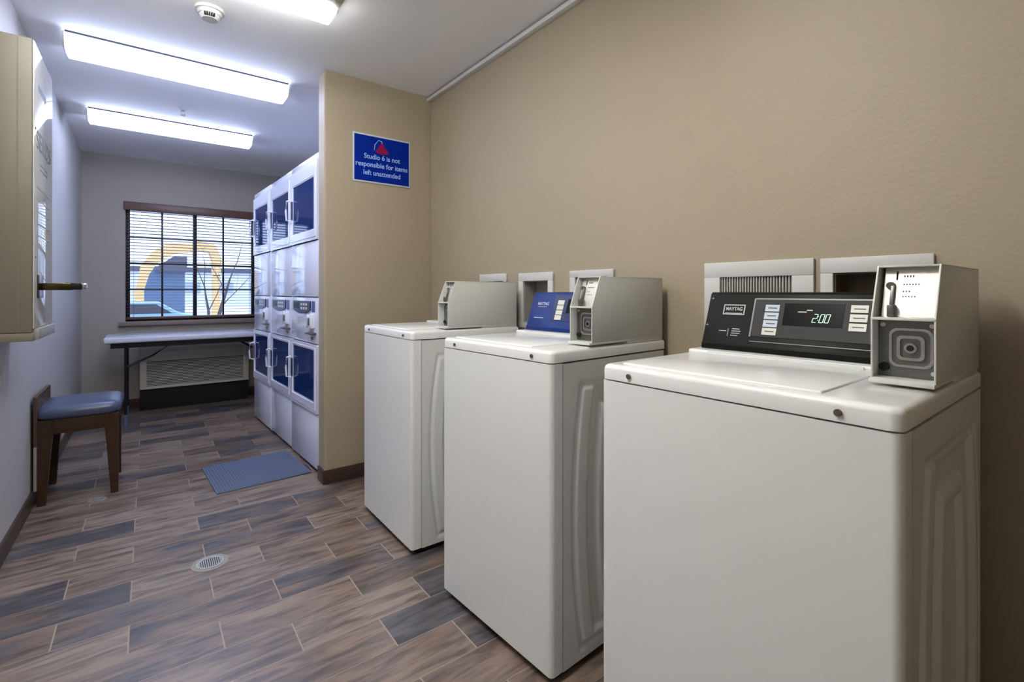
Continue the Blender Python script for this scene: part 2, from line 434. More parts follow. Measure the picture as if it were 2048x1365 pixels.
# ------------------------------------------------------------------ ceiling fixtures
def fixture(name, x0, x1, yc, label, warm=False, lm='lens_c'):
    t = thing(name, label, 'ceiling light', ((x0+x1)/2, yc, H), group='ceiling lights')
    L = (x1-x0)/2
    if not warm:
        part('housing', 'edge', t, lambda b: box(b, -L+.012, L-.012, -.112, .112, -.012, -.0005, .001))
        def lens(b):
            prof = [(-.116, -.013), (-.116, -.030), (-.085, -.075), (-.060, -.082), (.075, -.082), (.10, -.075), (.116, -.030), (.116, -.013)]
            prism(b, prof, 'x', -L+.01, L-.01, .003)
        part('lens', lm, t, lens, 'glowing white wraparound lens')
        for s in (-1, 1):
            part('end_cap', 'plastic_w', t, lambda b: prism(b, [(-.118, -.012), (-.118, -.031), (-.086, -.078), (.101, -.078), (.118, -.031), (.118, -.012)], 'x', s*L-.01*(s > 0), s*L+.01*(s < 0), .001))
    else:
        part('housing', 'housing_b', t, lambda b: (box(b, -L, L, -.115, -.02, -.062, -.0005, .004), box(b, -L, L, -.02, .115, -.03, -.0005, .004)))
        part('lens', 'lens_m', t, lambda b: box(b, -L+.004, L-.006, -.018, .115, -.082, -.031, .01), 'glowing white lamp cover')
        part('end_cap', 'housing_b', t, lambda b: box(b, L-.0055, L+.004, -.02, .117, -.05, -.001, .001))
    return t
fixture('ceiling_light', -.367, .765, 3.60, 'long cool-white ceiling light, the larger one between smoke detector and sprinkler')
fixture('ceiling_light', -.374, .755, 4.945, 'long cool-white ceiling light nearest the window, beyond the sprinkler head')
fixture('ceiling_light', -.42, .722, 2.345, 'ceiling light cut by the top edge of the picture, beige housing beside glowing lamp', warm=True)
fixture('ceiling_light', -.42, .722, 1.00, 'added ceiling light directly above the washing machines, out of the picture', lm='lens_w')  # unseen light, placed to suit the wall shadow, added to brighten the near half
# smoke detector
t = thing('smoke_detector', 'round white smoke detector on the ceiling in front of the lights', 'smoke detector', (.245, 2.815, H))
part('base_plate', 'plastic_w', t, lambda b: cyl(b, (0, 0, -.0005), (0, 0, -.014), .066, .064, 40))
part('body', 'plastic_w', t, lambda b: (cyl(b, (0, 0, -.014), (0, 0, -.030), .054, .050, 40), cyl(b, (0, 0, -.030), (0, 0, -.050), .046, .034, 40)))
def vents(b):
    for k in range(-2, 3):
        a = math.atan2(-1, -.1)+k*.22
        x, y = math.cos(a)*.0435, math.sin(a)*.0435
        tt = bmesh.new(); bmesh.ops.create_cube(tt, size=1)
        for v in tt.verts: v.co = (v.co.x*.010, v.co.y*.0055, v.co.z*.015)
        merge(b, tt, Matrix.Translation((x, y, -.040)) @ Matrix.Rotation(a, 4, 'Z'))
part('vent_slots', 'dark', t, vents)
# sprinkler
t = thing('sprinkler_head', 'small pendant sprinkler head on the ceiling between the two long lights', 'sprinkler', (.214, 4.463, H))
part('escutcheon', 'plastic_w', t, lambda b: cyl(b, (0, 0, -.0005), (0, 0, -.010), .030, .022, 28))
part('frame', 'chrome', t, lambda b: (cyl(b, (0, 0, -.01), (0, 0, -.022), .010, n=14), tube(b, [(-.008, 0, -.02), (-.016, 0, -.032), (-.004, 0, -.048)], .0025, 6), tube(b, [(.008, 0, -.02), (.016, 0, -.032), (.004, 0, -.048)], .0025, 6)))
part('deflector', 'chrome', t, lambda b: cyl(b, (0, 0, -.048), (0, 0, -.051), .018, n=16))

# ------------------------------------------------------------------ washers
WD = .616
def sm(t): t = max(0, min(1, t)); return t*t*(3-2*t)
def side_h(x, z):
    q = (z-.49)/.43; q2 = q*q
    def ins(l, r, z0, z1, w=.014):
        l2 = l+.04*q2; r2 = r-.05*q2
        d = min(x-l2, r2-x, z-z0, z1-z); return sm((d+w/2)/w)
    # rounded embossing steps
    return -.006*ins(.093, .600, .055, .918)+.0085*ins(.108, .575, .075, .906, .012)-.011*ins(.165, .545, .095, .898, .016)+.011*ins(.215, .46, .12, .835, .018)-.010*ins(.25, .42, .15, .80, .018)
def washer_side(bm, y, sgn):
    nx, nz = 96, 120; x0, x1, z0, z1 = .052, .612, .026, .988
    V = [[bm.verts.new((x0+(x1-x0)*i/nx, y+sgn*side_h(x0+(x1-x0)*i/nx, z0+(z1-z0)*j/nz), z0+(z1-z0)*j/nz)) for j in range(nz+1)] for i in range(nx+1)]
    for i in range(nx):
        for j in range(nz): bm.faces.new((V[i][j], V[i+1][j], V[i+1][j+1], V[i][j+1]))
    def wall(line):
        w = [bm.verts.new((v.co.x, y-sgn*.02, v.co.z)) for v in line]
        for k in range(len(line)-1): bm.faces.new((line[k], line[k+1], w[k+1], w[k]))
    wall(V[0]); wall(V[-1]); wall([r[0] for r in V]); wall([r[-1] for r in V])
def make_washer(label, con, fx, cend=.595):
    """con: 'black' (full console), 'blue'; fx: x of the coin box front"""
    t = thing('washing_machine', label, 'washing machine')
    # cabinet shell with embossed sides
    def cab(b):
        washer_side(b, 0, -1); washer_side(b, WD, 1)
        box(b, .052, .612, .012, WD-.012, .034, .984)
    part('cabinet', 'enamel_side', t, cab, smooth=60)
    def front(b):
        r = .016; pts = [(.049, 0)]
        pts += [(r-r*math.sin(a), r-r*math.cos(a)) for a in [k*PI/16 for k in range(0, 9)]]
        pts += [(r-r*math.cos(a), WD-r+r*math.sin(a)) for a in [k*PI/16 for k in range(0, 9)]]
        pts += [(.049, WD)]
        prism(b, pts, 'z', .0285, .990)
    part('front_panel', 'enamel', t, front)
    part('toe_base', 'dark', t, lambda b: box(b, .03, .58, .02, WD-.02, .002, .034))
    # top with raised rim, loading lid, rear deck
    def top(b):
        r = .020
        pts = [(WD, 0)]+[(r-r*math.sin(a), r-r*math.cos(a)) for a in [k*PI/16 for k in range(0, 9)]]
        pts += [(r-r*math.cos(a), WD-r+r*math.sin(a)) for a in [k*PI/16 for k in range(0, 9)]]+[(WD, WD)]
        tt = bmesh.new(); lv = [(.9935, 0.), (1.019, 0.), (1.0245, -.0015), (1.0285, -.005), (1.0305, -.010)]
        rings = []
        cx, cy = WD/2, WD/2
        for z, off in lv:
            rings.append([tt.verts.new((cx+(p[0]-cx)*(1+off/(WD/2)), cy+(p[1]-cy)*(1+off/(WD/2)), z)) for p in pts])
        n = len(pts)
        for A, Bv in zip(rings, rings[1:]):
            for k in range(n): tt.faces.new((A[k], A[(k+1) % n], Bv[(k+1) % n], Bv[k]))
        tt.faces.new(rings[0]); tt.faces.new(rings[-1])
        merge(b, tt)
        box(b, .385, WD-.004, .004, WD-.004, 1.026, 1.042, .006, 3)        # rear deck
    part('top_panel', 'enamel', t, top)
    lid = part('lid', 'enamel', t, lambda b: (box(b, .035, .382, .125, WD-.04, 1.0275, 1.0345, .005, 3),), smooth=50)
    part('lid_hinge_strip', 'enamel_side', lid, lambda b: box(b, .376, .384, .16, WD-.07, 1.031, 1.0405, .002))
    for y in (.528, .088):
        def scr(b, y=y):
            cyl(b, (-.004, y, 1.009), (.004, y, 1.009), .0062, n=18)
            ring(b, (-.0044, y, 1.009), 'x', .0028, .0058, -.0016, 16)
        part('screw', 'screw', t, scr)
    # coin box housing: open front with two compartments
    yb0, yb1, zt, zm, xr = .002, .102, 1.266, 1.162, .606
    th = .0035
    prof = [(fx, 1.0425), (fx, zm), (fx+.042, zt), (xr, zt), (xr, 1.0425)]
    ch = thing_part = bpy.data.objects.new('coin_box', None)
    def housing(b):
        prism(b, prof, 'y', yb0, yb0+th, .0008); prism(b, prof, 'y', yb1-th, yb1, .0008)      # sides
        box(b, fx+.042, xr, yb0, yb1, zt-th, zt, .0008)                                       # roof
        box(b, fx+.001, xr-.001, yb0+.001, yb1-.001, 1.0418, 1.0455)                          # floor
        box(b, fx-.001, fx+.075, yb0+.001, yb1-.001, zm-.0035, zm+.0015, .0006)               # divider
        box(b, xr-th, xr, yb0, yb1, 1.042, zt)
        box(b, fx-.012, xr, yb0, yb1, 1.036, 1.0440, .001)                                    # base plate
    bpy.data.objects.remove(ch)
    hs = part('coin_box', 'cream', t, housing)
    # coin drop plate, slanted
    def plate(b):
        prism(b, [(fx+.030, zm+.002), (fx+.034, zm+.002), (fx+.066, zt-th), (fx+.062, zt-th)], 'y', yb0+th, yb1-th-.006)
    part('coin_plate', 'steel', hs, plate, 'bare metal plate with coin slot')
    def on_plate(z): return fx+.030+(z-zm-.002)*(.032/(zt-th-zm-.002))
    def slot(b):
        z0, z1 = zm+.075, zt-.012
        prism(b, [(on_plate(z0)-.0008, z0), (on_plate(z0)+.001, z0), (on_plate(z1)+.001, z1), (on_plate(z1)-.0008, z1)], 'y', .071, .074)
    part('coin_slot', 'dark', hs, slot)
    def lever(b):
        z0, z1 = zm+.026, zm+.064
        cyl(b, (on_plate(z1)-.006, .081, z1), (on_plate(z1)+.001, .081, z1), .0075, n=16)
        prism(b, [(on_plate(z0)-.006, z0), (on_plate(z0), z0), (on_plate(z1), z1), (on_plate(z1)-.006, z1)], 'y', .0735, .0805, .001)
        box(b, fx+.018, fx+.036, .069, .081, zm+.002, zm+.026, .002)
    part('return_lever', 'steel_dark', hs, lever)
    def plate_print(b):
        rr = random.Random(3)
        for zz, n, w in ((zt-.022, 4, .0045), (zt-.038, 6, .003), (zt-.052, 3, .003), (zt-.062, 5, .0024)):
            y = .062
            for k in range(n):
                x = on_plate(zz)-.0003
                box(b, x-.0004, x+.0004, y-.0025, y-.0005, zz-w/2, zz+w/2); y -= .0046
    part('plate_print', 'ink', hs, plate_print)
    # cash box face: pressed concentric rounded squares with lock
    xf = fx+.034
    def vault(b):
        box(b, xf, xf+.004, yb0+th, yb1-th, 1.046, zm-.004)
    part('vault_face', 'steel_dark', hs, vault)
    def pressed(b):
        cy, cz = .046, 1.104
        for (hw, w, dx) in ((.034, .0045, .003), (.0215, .0055, .005)):
            rring(b, rrect(cy-hw, cy+hw, cz-hw*1.12, cz+hw*1.12, hw*.42), rrect(cy-hw+w, cy+hw-w, cz-hw*1.12+w, cz+hw*1.12-w, (hw-w)*.42), xf-dx, xf+.001)
        cyl(b, (xf-.006, cy, cz), (xf+.001, cy, cz), .010, n=20)
    part('vault_emboss', 'chrome', hs, pressed)
    def lock(b):
        cyl(b, (xf-.007, .046, 1.104), (xf+.001, .046, 1.104), .0058, n=18)
    def lock2(b):
        cyl(b, (xf-.006, .088, 1.064), (xf+.001, .088, 1.064), .0085, n=20)
    part('vault_lock', 'dark', hs, lock); part('vault_lock', 'dark', hs, lock2)
    for y, z in ((.090, 1.148), (.014, 1.148), (.012, 1.058)):
        part('rivet', 'steel', hs, lambda b: cyl(b, (xf-.003, y, z), (xf+.001, y, z), .0042, n=12))
    # console
    if con:
        c0, c1 = (.112, cend)
        zb, zc = 1.0425, 1.212; xb, xt = .435, .487
        body = 'black' if con == 'black' else 'blue_con'
        def fxz(z): return xb+(z-1.06)*(xt-xb)/(zc-.008-1.06) if z > 1.06 else xb
        def console(b):
            prism(b, [(xb-.004, zb), (xb-.004, 1.058), (xb, 1.062), (xt, zc-.006), (xt+.008, zc), (.60, zc), (.60, zb)], 'y', c0, c1, .0015)
        cn = part('console', body, t, console, 'black control console' if con == 'black' else 'blue control console')
        def face(b, y0, y1, z0, z1, d0, d1):       # slab lying on the slanted front
            prism(b, [(fxz(z0)-d1, z0), (fxz(z0)-d0, z0), (fxz(z1)-d0, z1), (fxz(z1)-d1, z1)], 'y', y0, y1)
        if con == 'black':
            part('control_overlay', 'charcoal', cn, lambda b: face(b, .113, .452, 1.088, 1.192, -.001, .0022))
            part('overlay_edge', 'grey_trim', cn, lambda b: (face(b, .451, .4555, 1.086, 1.194, -.001, .0032), face(b, .113, .452, 1.1915, 1.195, -.001, .003), face(b, .113, .452, 1.0725, 1.0745, -.001, .003)))
            part('display', 'lcd', cn, lambda b: face(b, .228, .371, 1.122, 1.182, .001, .0030))
            for k, mm in enumerate(('button_b', 'button_b', 'button_b', 'button')):
                z = 1.177-k*.0215
                part('button', mm, cn, lambda b: face(b, .383, .421, z-.0185, z, .001, .0045))
                part('button_print', 'ink', cn, lambda b: face(b, .389, .413, z-.0105, z-.0075, .004, .0049))
            for k in range(3):
                z = 1.180-k*.0225
                part('button', 'button', cn, lambda b: face(b, .177, .214, z-.0185, z, .001, .0045))
                part('button_print', 'ink', cn, lambda b: face(b, .182, .207, z-.0105, z-.0078, .004, .0049))
            up = Vector((xt-xb, 0, zc-.008-1.06)).normalized()
            def tp(n, s, sz, m, y, z, d=.0005, **k): text_part(n, s, sz, m, cn, (fxz(z)-d, y, z), (0, -1, 0), up, **k)
            def digits(b):
                def seg(y0, z0, y1, z1, w=.0012):
                    a = Vector((y0, z0)); c = Vector((y1, z1)); d = (c-a).normalized(); nn = Vector((-d.y, d.x))*w
                    q = [a-nn, c-nn, c+nn, a+nn]; P = [(fxz(p.y)-.0036, p.x, p.y) for p in q]
                    tt = bmesh.new(); v = [tt.verts.new(p) for p in P]; v2 = [tt.verts.new((p[0]+.0005, p[1], p[2])) for p in P]
                    tt.faces.new(v); tt.faces.new(v2[::-1])
                    for k in range(4): tt.faces.new((v[k], v[(k+1) % 4], v2[(k+1) % 4], v2[k]))
                    merge(b, tt)
                def dig(y, on):
                    w, h, sl, z = .0088, .0105, .0022, 1.1335
                    A = {'d': (y, z), 'c': (y-w, z)}
                    pts = {k: (y-(w if k[0] == 'r' else 0)-sl*int(k[1]), z+h*int(k[1])) for k in ('l0', 'r0', 'l1', 'r1', 'l2', 'r2')}
                    S = dict(a=('l2', 'r2'), b=('r2', 'r1'), c=('r1', 'r0'), d=('l0', 'r0'), e=('l1', 'l0'), f=('l2', 'l1'), g=('l1', 'r1'))
                    for k in on:
                        p, q = pts[S[k][0]], pts[S[k][1]]; seg(*p, *q, w=.0007)
                dig(.2985, 'abged'); dig(.2825, 'abcdef'); dig(.2700, 'abcdef')
                for zz in (1.1395, 1.1490): seg(.2862-.0011*(zz-1.1335)/.0105, zz, .2848-.0011*(zz-1.1335)/.0105, zz, .0008)
            part('display_digits', 'green', cn, digits, smooth=0)
            part('display_legend', 'silver', cn, lambda b: (face(b, .314, .336, 1.1585, 1.1605, .003, .0034), face(b, .300, .314, 1.163, 1.1655, .003, .0034)))
            bz = 1.158
            def badge(b):
                for y0, y1, z0, z1 in ((.480, .545, 1.1725, 1.1755), (.480, .545, 1.1455, 1.1480), (.480, .483, 1.1455, 1.1755), (.542, .545, 1.1455, 1.1755)):
                    face(b, y0, y1, z0, z1, -.0005, .0012)
                face(b, .487, .538, 1.1485, 1.1508, -.0005, .0012)
            part('badge', 'silver', cn, badge, 'silver framed maker badge')
            tp('badge_lettering', 'MAYTAG', .0148, 'silver', .5125, 1.1622, .0006, bold=.0003, sx=.84)
            def small(b):
                face(b, .525, .548, 1.0965, 1.0985, -.0003, .0008); face(b, .519, .5205, 1.083, 1.105, -.0003, .0008)
                for k, (a, c_) in enumerate(((.486, .508), (.482, .509), (.484, .509), (.490, .510))):
                    face(b, a, c_, 1.1035-k*.0062, 1.1057-k*.0062, -.0003, .0008)
            part('console_print', 'silver', cn, small)
            for y, z in ((.585, 1.192), (.588, 1.112)):
                part('console_screw', 'silver', cn, lambda b: cyl(b, (fxz(z)-.001, y, z), (fxz(z)+.003, y, z), .0035, n=12))
        else:
            part('control_overlay', 'blue_dark', cn, lambda b: face(b, .113, cend-.143, 1.088, 1.197, -.001, .0022))
            for k in range(4):
                z = 1.177-k*.0215
                part('button', 'button', cn, lambda b: face(b, cend-.205, cend-.167, z-.0185, z, .001, .0045))
            part('display', 'lcd', cn, lambda b: face(b, .228, .371, 1.122, 1.182, .001, .0030))
            up = Vector((xt-xb, 0, zc-.008-1.06)).normalized()
            text_part('badge_lettering', 'MAYTAG', .019, 'silver', cn, (fxz(1.160)-.0006, cend-.075, 1.160), (0, -1, 0), up, bold=.0004, sx=.9)
            part('console_print', 'silver', cn, lambda b: face(b, cend-.100, cend-.047, 1.146, 1.1478, -.0003, .0008)); part('console_print', 'silver', cn, lambda b: face(b, cend-.095, cend-.035, 1.097, 1.100, -.0003, .0008))
    return t
w0 = make_washer('nearest white coin washing machine, with black console showing green digits', 'black', .214)
w0.location = (.9335, .2317, 0); w0.rotation_euler = (0, 0, .0144)
w1 = make_washer('middle white coin washing machine, with blue console beside its coin box', 'blue', .192)
w1.location = (.9815, 1.102, 0); w1.rotation_euler = (0, 0, .058)
w2 = make_washer('farthest white coin washing machine, standing closest to the blue sign', 'blue', .190, .525)
w2.location = (.960, 2.035, 0); w2.rotation_euler = (0, 0, -.0016)
for w in (w0, w1, w2): w['group'] = 'coin washing machines along the right wall'

# ------------------------------------------------------------------ laundry outlet boxes on the right wall
def outlet(y0, y1, z0, z1, oy0, oy1, oz0, oz1, label):
    t = thing('laundry_outlet_box', label, 'wall box', (XR, (y0+y1)/2, z0), group='laundry wall boxes')
    cy = (y0+y1)/2
    def fr(b):
        pass
        for a0, a1, c0, c1 in ((y0, y1, oz1, z1), (y0, y1, z0, oz0), (y0, oy0, oz0, oz1), (oy1, y1, oz0, oz1)):
            box(b, -.011, -.0005, a0-cy, a1-cy, c0-z0, c1-z0, .002)
    part('frame', 'frame_w', t, fr)
    def liner(b):
        for (a0, a1, c0, c1, x0, x1) in ((oy0+.001, oy1-.001, oz0+.001, oz1-.001, .080, .084), (oy0+.001, oy0+.004, oz0+.001, oz1-.001, 0, .08), (oy1-.004, oy1-.001, oz0+.001, oz1-.001, 0, .08), (oy0+.001, oy1-.001, oz0+.001, oz0+.004, 0, .08), (oy0+.001, oy1-.001, oz1-.004, oz1-.001, 0, .08)):
            box(b, x0, x1, a0-cy, a1-cy, c0-z0, c1-z0)
    part('liner', 'box_in' if oy0 < 1 else 'pvc', t, liner)
    for k in (-1, 1):
        y = (oy0+oy1)/2-cy+k*.035
        part('valve', 'brass', t, lambda b: (cyl(b, (.05, y, oz0-z0+.004), (.05, y, oz0-z0+.06), .009, n=12), cyl(b, (.03, y, oz0-z0+.05), (.07, y, oz0-z0+.05), .012, n=12)))
    return t
b = BOXES
outlet(2.204, 2.477, 1.02, 1.319, *b[0][1:], 'white wall box mostly hidden behind the farthest washer coin box')
outlet(1.810, 2.088, 1.02, 1.3145, *b[1][1:], 'white framed open wall box between the two farther washers')
outlet(1.416, 1.688, 1.02, 1.3145, *b[2][1:], 'white framed wall box behind the middle washer coin box')
outlet(.339, .603, 1.07, 1.3135, *b[3][1:], 'white framed open wall box behind the nearest washer coin box')
t = thing('vent_grille', 'white wall plate with dark vertical louvers behind the nearest washer', 'vent', (XR, .802, 1.03))
def gf(b):
    y0, y1, z0, z1 = .621-.802, .983-.802, 0, .287
    oy0, oy1, oz0, oz1 = .683-.802, .923-.802, .05, .235
    for a0, a1, c0, c1 in ((y0, y1, oz1, z1), (y0, y1, z0, oz0), (y0, oy0, oz0, oz1), (oy1, y1, oz0, oz1)):
        box(b, -.012, -.0005, a0, a1, c0, c1, .002)
part('frame', 'frame_w', t, gf)
part('back_plate', 'blade', t, lambda b: box(b, -.002, -.0004, -.12, .122, .048, .237))
part('louvers', 'frame_w', t, lambda b: [box(b, -.006, -.0025, -.119+.0093*k, -.119+.0093*k+.0030, .05, .235) for k in range(26)])

# ------------------------------------------------------------------ stacked dryers
def make_dryer():
    t = thing('stacked_dryer', '', 'dryer', group='stacked dryers')
    Wd, Dp, TP = .630, .685, 2.147
    def frame_y(b, x0, x1, y0, y1, z0, z1, hy0, hy1, hz0, hz1, r=.02):
        rring(b, rrect(y0, y1, z0, z1, r), rrect(hy0, hy1, hz0, hz1, r), x0, x1)
    def cab(b):
        box(b, .022, Dp, .004, .010, .012, TP); box(b, .022, Dp, Wd-.010, Wd-.004, .012, TP)
        box(b, .022, Dp, .004, Wd-.004, TP-.008, TP); box(b, Dp-.01, Dp, .004, Wd-.004, .012, TP)
        box(b, .022, Dp, .004, Wd-.004, .012, .02); box(b, .3, .306, .01, Wd-.01, .02, TP-.01)
        box(b, .004, .022, .002, Wd-.002, TP-.045, TP, .004)
        for y0, y1 in ((.001, .022), (Wd-.022, Wd-.001)): box(b, .006, .03, y0, y1, .012, TP-.045, .003)
    part('cabinet', 'dryer', t, cab)
    part('toe_base', 'dark', t, lambda b: box(b, .03, Dp, .01, Wd-.01, .0, .014))
    part('upper_panel', 'dryer', t, lambda b: box(b, .002, .02, .006, Wd-.006, 1.180, 1.560, .004))
    part('lower_panel', 'dryer', t, lambda b: box(b, .002, .02, .006, Wd-.006, .022, .388, .004))
    part('control_fascia', 'dryer', t, lambda b: box(b, .002, .02, .006, Wd-.006, .862, 1.174, .004))
    for zz0, zz1, g0, g1, lab in ((1.566, 2.098, 1.640, 1.992, 'upper'), (.394, .856, .470, .818, 'lower')):
        def door(b):
            frame_y(b, -.007, .012, .010, Wd-.010, zz0, zz1, .070, .560, g0, g1, .007)
            rring(b, rrect(.040, Wd-.036, zz0+.020, zz1-.020, .010), rrect(.062, .568, g0-.008, g1+.008, .010), -.0105, -.006)
        d = part('door', 'dryer_door', t, door)
        part('door_glass', 'dglass', d, lambda b: prism(b, rrect(.069, .561, g0-.001, g1+.001, .03), 'x', -.003, .001))
        def hand(b):
            y = .601
            zc = (1.823 if lab == 'upper' else .648)
            tube(b, [(-.014, y, zc-.078), (-.040, y, zc-.072), (-.046, y, zc), (-.040, y, zc+.072), (-.014, y, zc+.078)], .0075, 8)
            box(b, -.013, -.006, y-.006, y+.006, zc-.09, zc+.09, .001)
        part('handle', 'dryer_door', d, hand)
        part('handle_recess', 'blue_dark', d, lambda b: box(b, -.0125, -.0095, .560, .594, (1.823 if lab == 'upper' else .648)-.068, (1.823 if lab == 'upper' else .648)+.068))
        def drum(b):
            cy, cz, n = .315, (g0+g1)/2, 40
            tt = bmesh.new(); rings = []
            for x, r in ((.012, .185), (.02, .18), (.05, .165), (.07, .235), (.28, .235), (.285, .0)):
                rings.append([tt.verts.new((x, cy+math.cos(2*PI*k/n)*max(r, .002)*1.15, cz+math.sin(2*PI*k/n)*max(r, .002))) for k in range(n)])
            for A, Bv in zip(rings, rings[1:]):
                for k in range(n): tt.faces.new((A[k], A[(k+1) % n], Bv[(k+1) % n], Bv[k]))
            merge(b, tt)
            for k in range(3):
                a = 2*PI*k/3+.4; box(b, .08, .27, cy+math.cos(a)*.2-.02, cy+math.cos(a)*.2+.02, cz+math.sin(a)*.19-.02, cz+math.sin(a)*.19+.02, .008)
        part('drum', 'drum', t, drum)
    # consoles in the middle band
    cp = part('control_panel', 'blue_dark', t, lambda b: prism(b, [(.16, 1.150), (.56, 1.150), (.56, 1.085)]+[(.56-.40*k/10, 1.085-.028*math.sin(PI*k/10)) for k in range(1, 10)]+[(.16, 1.085)], 'x', -.006, .004))
    part('display', 'lcd', cp, lambda b: box(b, -.0075, -.005, .42, .53, 1.095, 1.14))
    part('buttons', 'plastic_w', cp, lambda b: [box(b, -.0085, -.0055, .22+.055*i, .255+.055*i, 1.088+.028*j, 1.105+.028*j, .001) for i in range(3) for j in range(2)])
    part('instruction_plate', 'drum', t, lambda b: box(b, .0, .003, .075, .140, 1.075, 1.150))
    cm = part('coin_meter', 'dryer_door', t, lambda b: box(b, -.022, .004, .085, .185, .965, 1.060, .004))
    part('coin_slot', 'blade', cm, lambda b: box(b, -.024, -.021, .115, .150, .985, 1.035, .001))
    part('coin_slide', 'steel_dark', cm, lambda b: box(b, -.036, .004, .045, .175, .925, .937, .003))
    part('vault_lock', 'chrome', t, lambda b: cyl(b, (-.006, .12, .895), (.004, .12, .895), .012, n=18))
    return t
ang = .046
ex, ey = Vector((math.cos(ang), math.sin(ang), 0)), Vector((-math.sin(ang), math.cos(ang), 0))
dl = ['white stacked dryer right beside the stub wall, nearest of the three', 'middle of the three white stacked dryers', 'white stacked dryer at the far end, next to the window']
d0 = make_dryer()
for k in range(3):
    o = d0 if k == 0 else copy_tree(d0)
    o.location = Vector((.902, 3.328, 0))+ey*.634*k+ex*(.0, .006, .003)[k]
    o.rotation_euler = (0, 0, ang); o['label'] = dl[k]

# ------------------------------------------------------------------ sign on the stub wall
t = thing('wall_sign', 'blue notice sign with white border on the tan stub wall', 'sign', (1.26, YS, 2.10))
SX = 1.064-1.26; EX = 1.468-1.26; Z0 = 1.940-2.10; Z1 = 2.262-2.10
part('board', 'sign_white', t, lambda b: box(b, SX, EX, -.006, -.0005, Z0, Z1, .001))
part('blue_field', 'sign_blue', t, lambda b: box(b, SX+.010, EX-.010, -.0068, -.0055, Z0+.010, Z1-.011))
for s, z in (('Studio 6 is not', .014), ('responsible for items', -.040), ('left unattended', -.094)):
    text_part('lettering', s, .046, 'sign_text', t, (0.004, -.0072, z), (1, 0, 0), (0, 0, 1), bold=.0007, sx=.93)
def logo(b):
    pts = [(-.046, .052)]+[(-.046+.10*u, .052-.012*math.sin(PI*u)) for u in (.2, .4, .6, .8)]+[(.054, .054), (.030, .080), (.010, .112), (-.004, .118), (-.020, .088)]
    prism(b, pts, 'y', -.0076, -.0066)
part('emblem', 'sign_red', t, logo, 'red emblem')
def swoosh(b):
    for p0 in (((-.052, .062), (-.048, .098), (-.022, .132)), ((-.024, .132), (.0, .128), (.004, .112))):
        tube(b, [(x, -.0072, z) for x, z in p0], [.0018, .003, .0015], 6)
part('emblem_stroke', 'sign_text', t, swoosh)

# ------------------------------------------------------------------ vending cabinet on the left wall
t = thing('soap_vending_machine', 'tan metal vending cabinet mounted on the left wall, cut by the frame', 'vending machine', (XL, 2.813, 1.007))
D, Lv, Hv = .147, .490, 1.266
part('cabinet', 'vend', t, lambda b: (box(b, .0005, D-.006, .0, Lv, .036, Hv, .004), box(b, .0005, D-.001, -.006, Lv+.004, 0, .034, .003), box(b, D-.05, D-.047, -.0015, .001, .04, Hv-.01)))
fr = part('front_door', 'vend_front', t, lambda b: box(b, D-.0055, D, .004, Lv-.004, .052, Hv-.004, .003), 'glossy pale front door')
text_part('lettering', 'SEEDS', .115, 'ink', fr, (D+.0003, .245, .86), (0, 1, 0), (0, 0, 1), sx=1.25)
part('lettering_lines', 'ink', fr, lambda b: [box(b, D-.001, D+.0004, .15, .33, .765-k*.022, .771-k*.022) for k in range(2)])
part('upper_print', 'ink', fr, lambda b: (prism(b, rrect(.10, .30, 1.08, 1.11, .012), 'x', D-.001, D+.0004)))
def prod(b):
    for k in range(5):
        box(b, D-.001, D+.0006, .06, .40, .655-k*.052, .660-k*.052)
part('price_strips', 'pvc', fr, prod)
part('dispenser_tray', 'pvc', t, lambda b: box(b, D-.03, D+.012, .03, Lv-.03, .004, .05, .003))
part('door_screws', 'screw', t, lambda b: [cyl(b, (D-.001, .03, z), (D+.003, .03, z), .006, n=12) for z in (.90, .355)])
sl = part('coin_slide', 'brass', t, lambda b: (box(b, D-.002, D+.105, .10, .17, .214, .245, .002), box(b, D-.002, D+.004, .07, .20, .18, .28, .001)))
part('slide_tip', 'tube', sl, lambda b: box(b, D+.085, D+.140, .105, .165, .216, .248, .003))
part('slide_handle', 'chrome', sl, lambda b: (box(b, D+.138, D+.158, .11, .16, .220, .246, .006)))

# ------------------------------------------------------------------ stool
t = thing('stool', 'wooden stool with blue-grey vinyl seat by the left wall', 'stool', (-.321, 3.99, 0))
hx, hy = .178, .215
def leg(b, sx, sy):
    x, y = sx*hx, sy*hy; tt = bmesh.new()
    R = []
    for z, w, o in ((0, .018, 0), (.25, .026, 0), (.38, .031, 0), (.484, .032, 0)):
        xo, yo = x-sx*w, y-sy*w
        R.append([tt.verts.new((xo+a*w, yo+c*w, z)) for a, c in ((-1, -1), (1, -1), (1, 1), (-1, 1))])
    for A, Bv in zip(R, R[1:]):
        for k in range(4): tt.faces.new((A[k], A[(k+1) % 4], Bv[(k+1) % 4], Bv[k]))
    tt.faces.new(R[0]); tt.faces.new(R[-1]); bmesh.ops.recalc_face_normals(tt, faces=tt.faces[:])
    bmesh.ops.bevel(tt, geom=tt.edges[:], offset=.002, segments=1, affect='EDGES')
    merge(b, tt)
for sx in (-1, 1):
    for sy in (-1, 1): part('leg', 'leg', t, lambda b: leg(b, sx, sy))
part('apron', 'leg', t, lambda b: (box(b, -hx+.02, hx-.02, -hy+.006, -hy+.026, .398, .484, .002), box(b, -hx+.02, hx-.02, hy-.026, hy-.006, .398, .484, .002),
     box(b, -hx+.006, -hx+.026, -hy+.02, hy-.02, .398, .484, .002), box(b, hx-.026, hx-.006, -hy+.02, hy-.02, .398, .484, .002)))
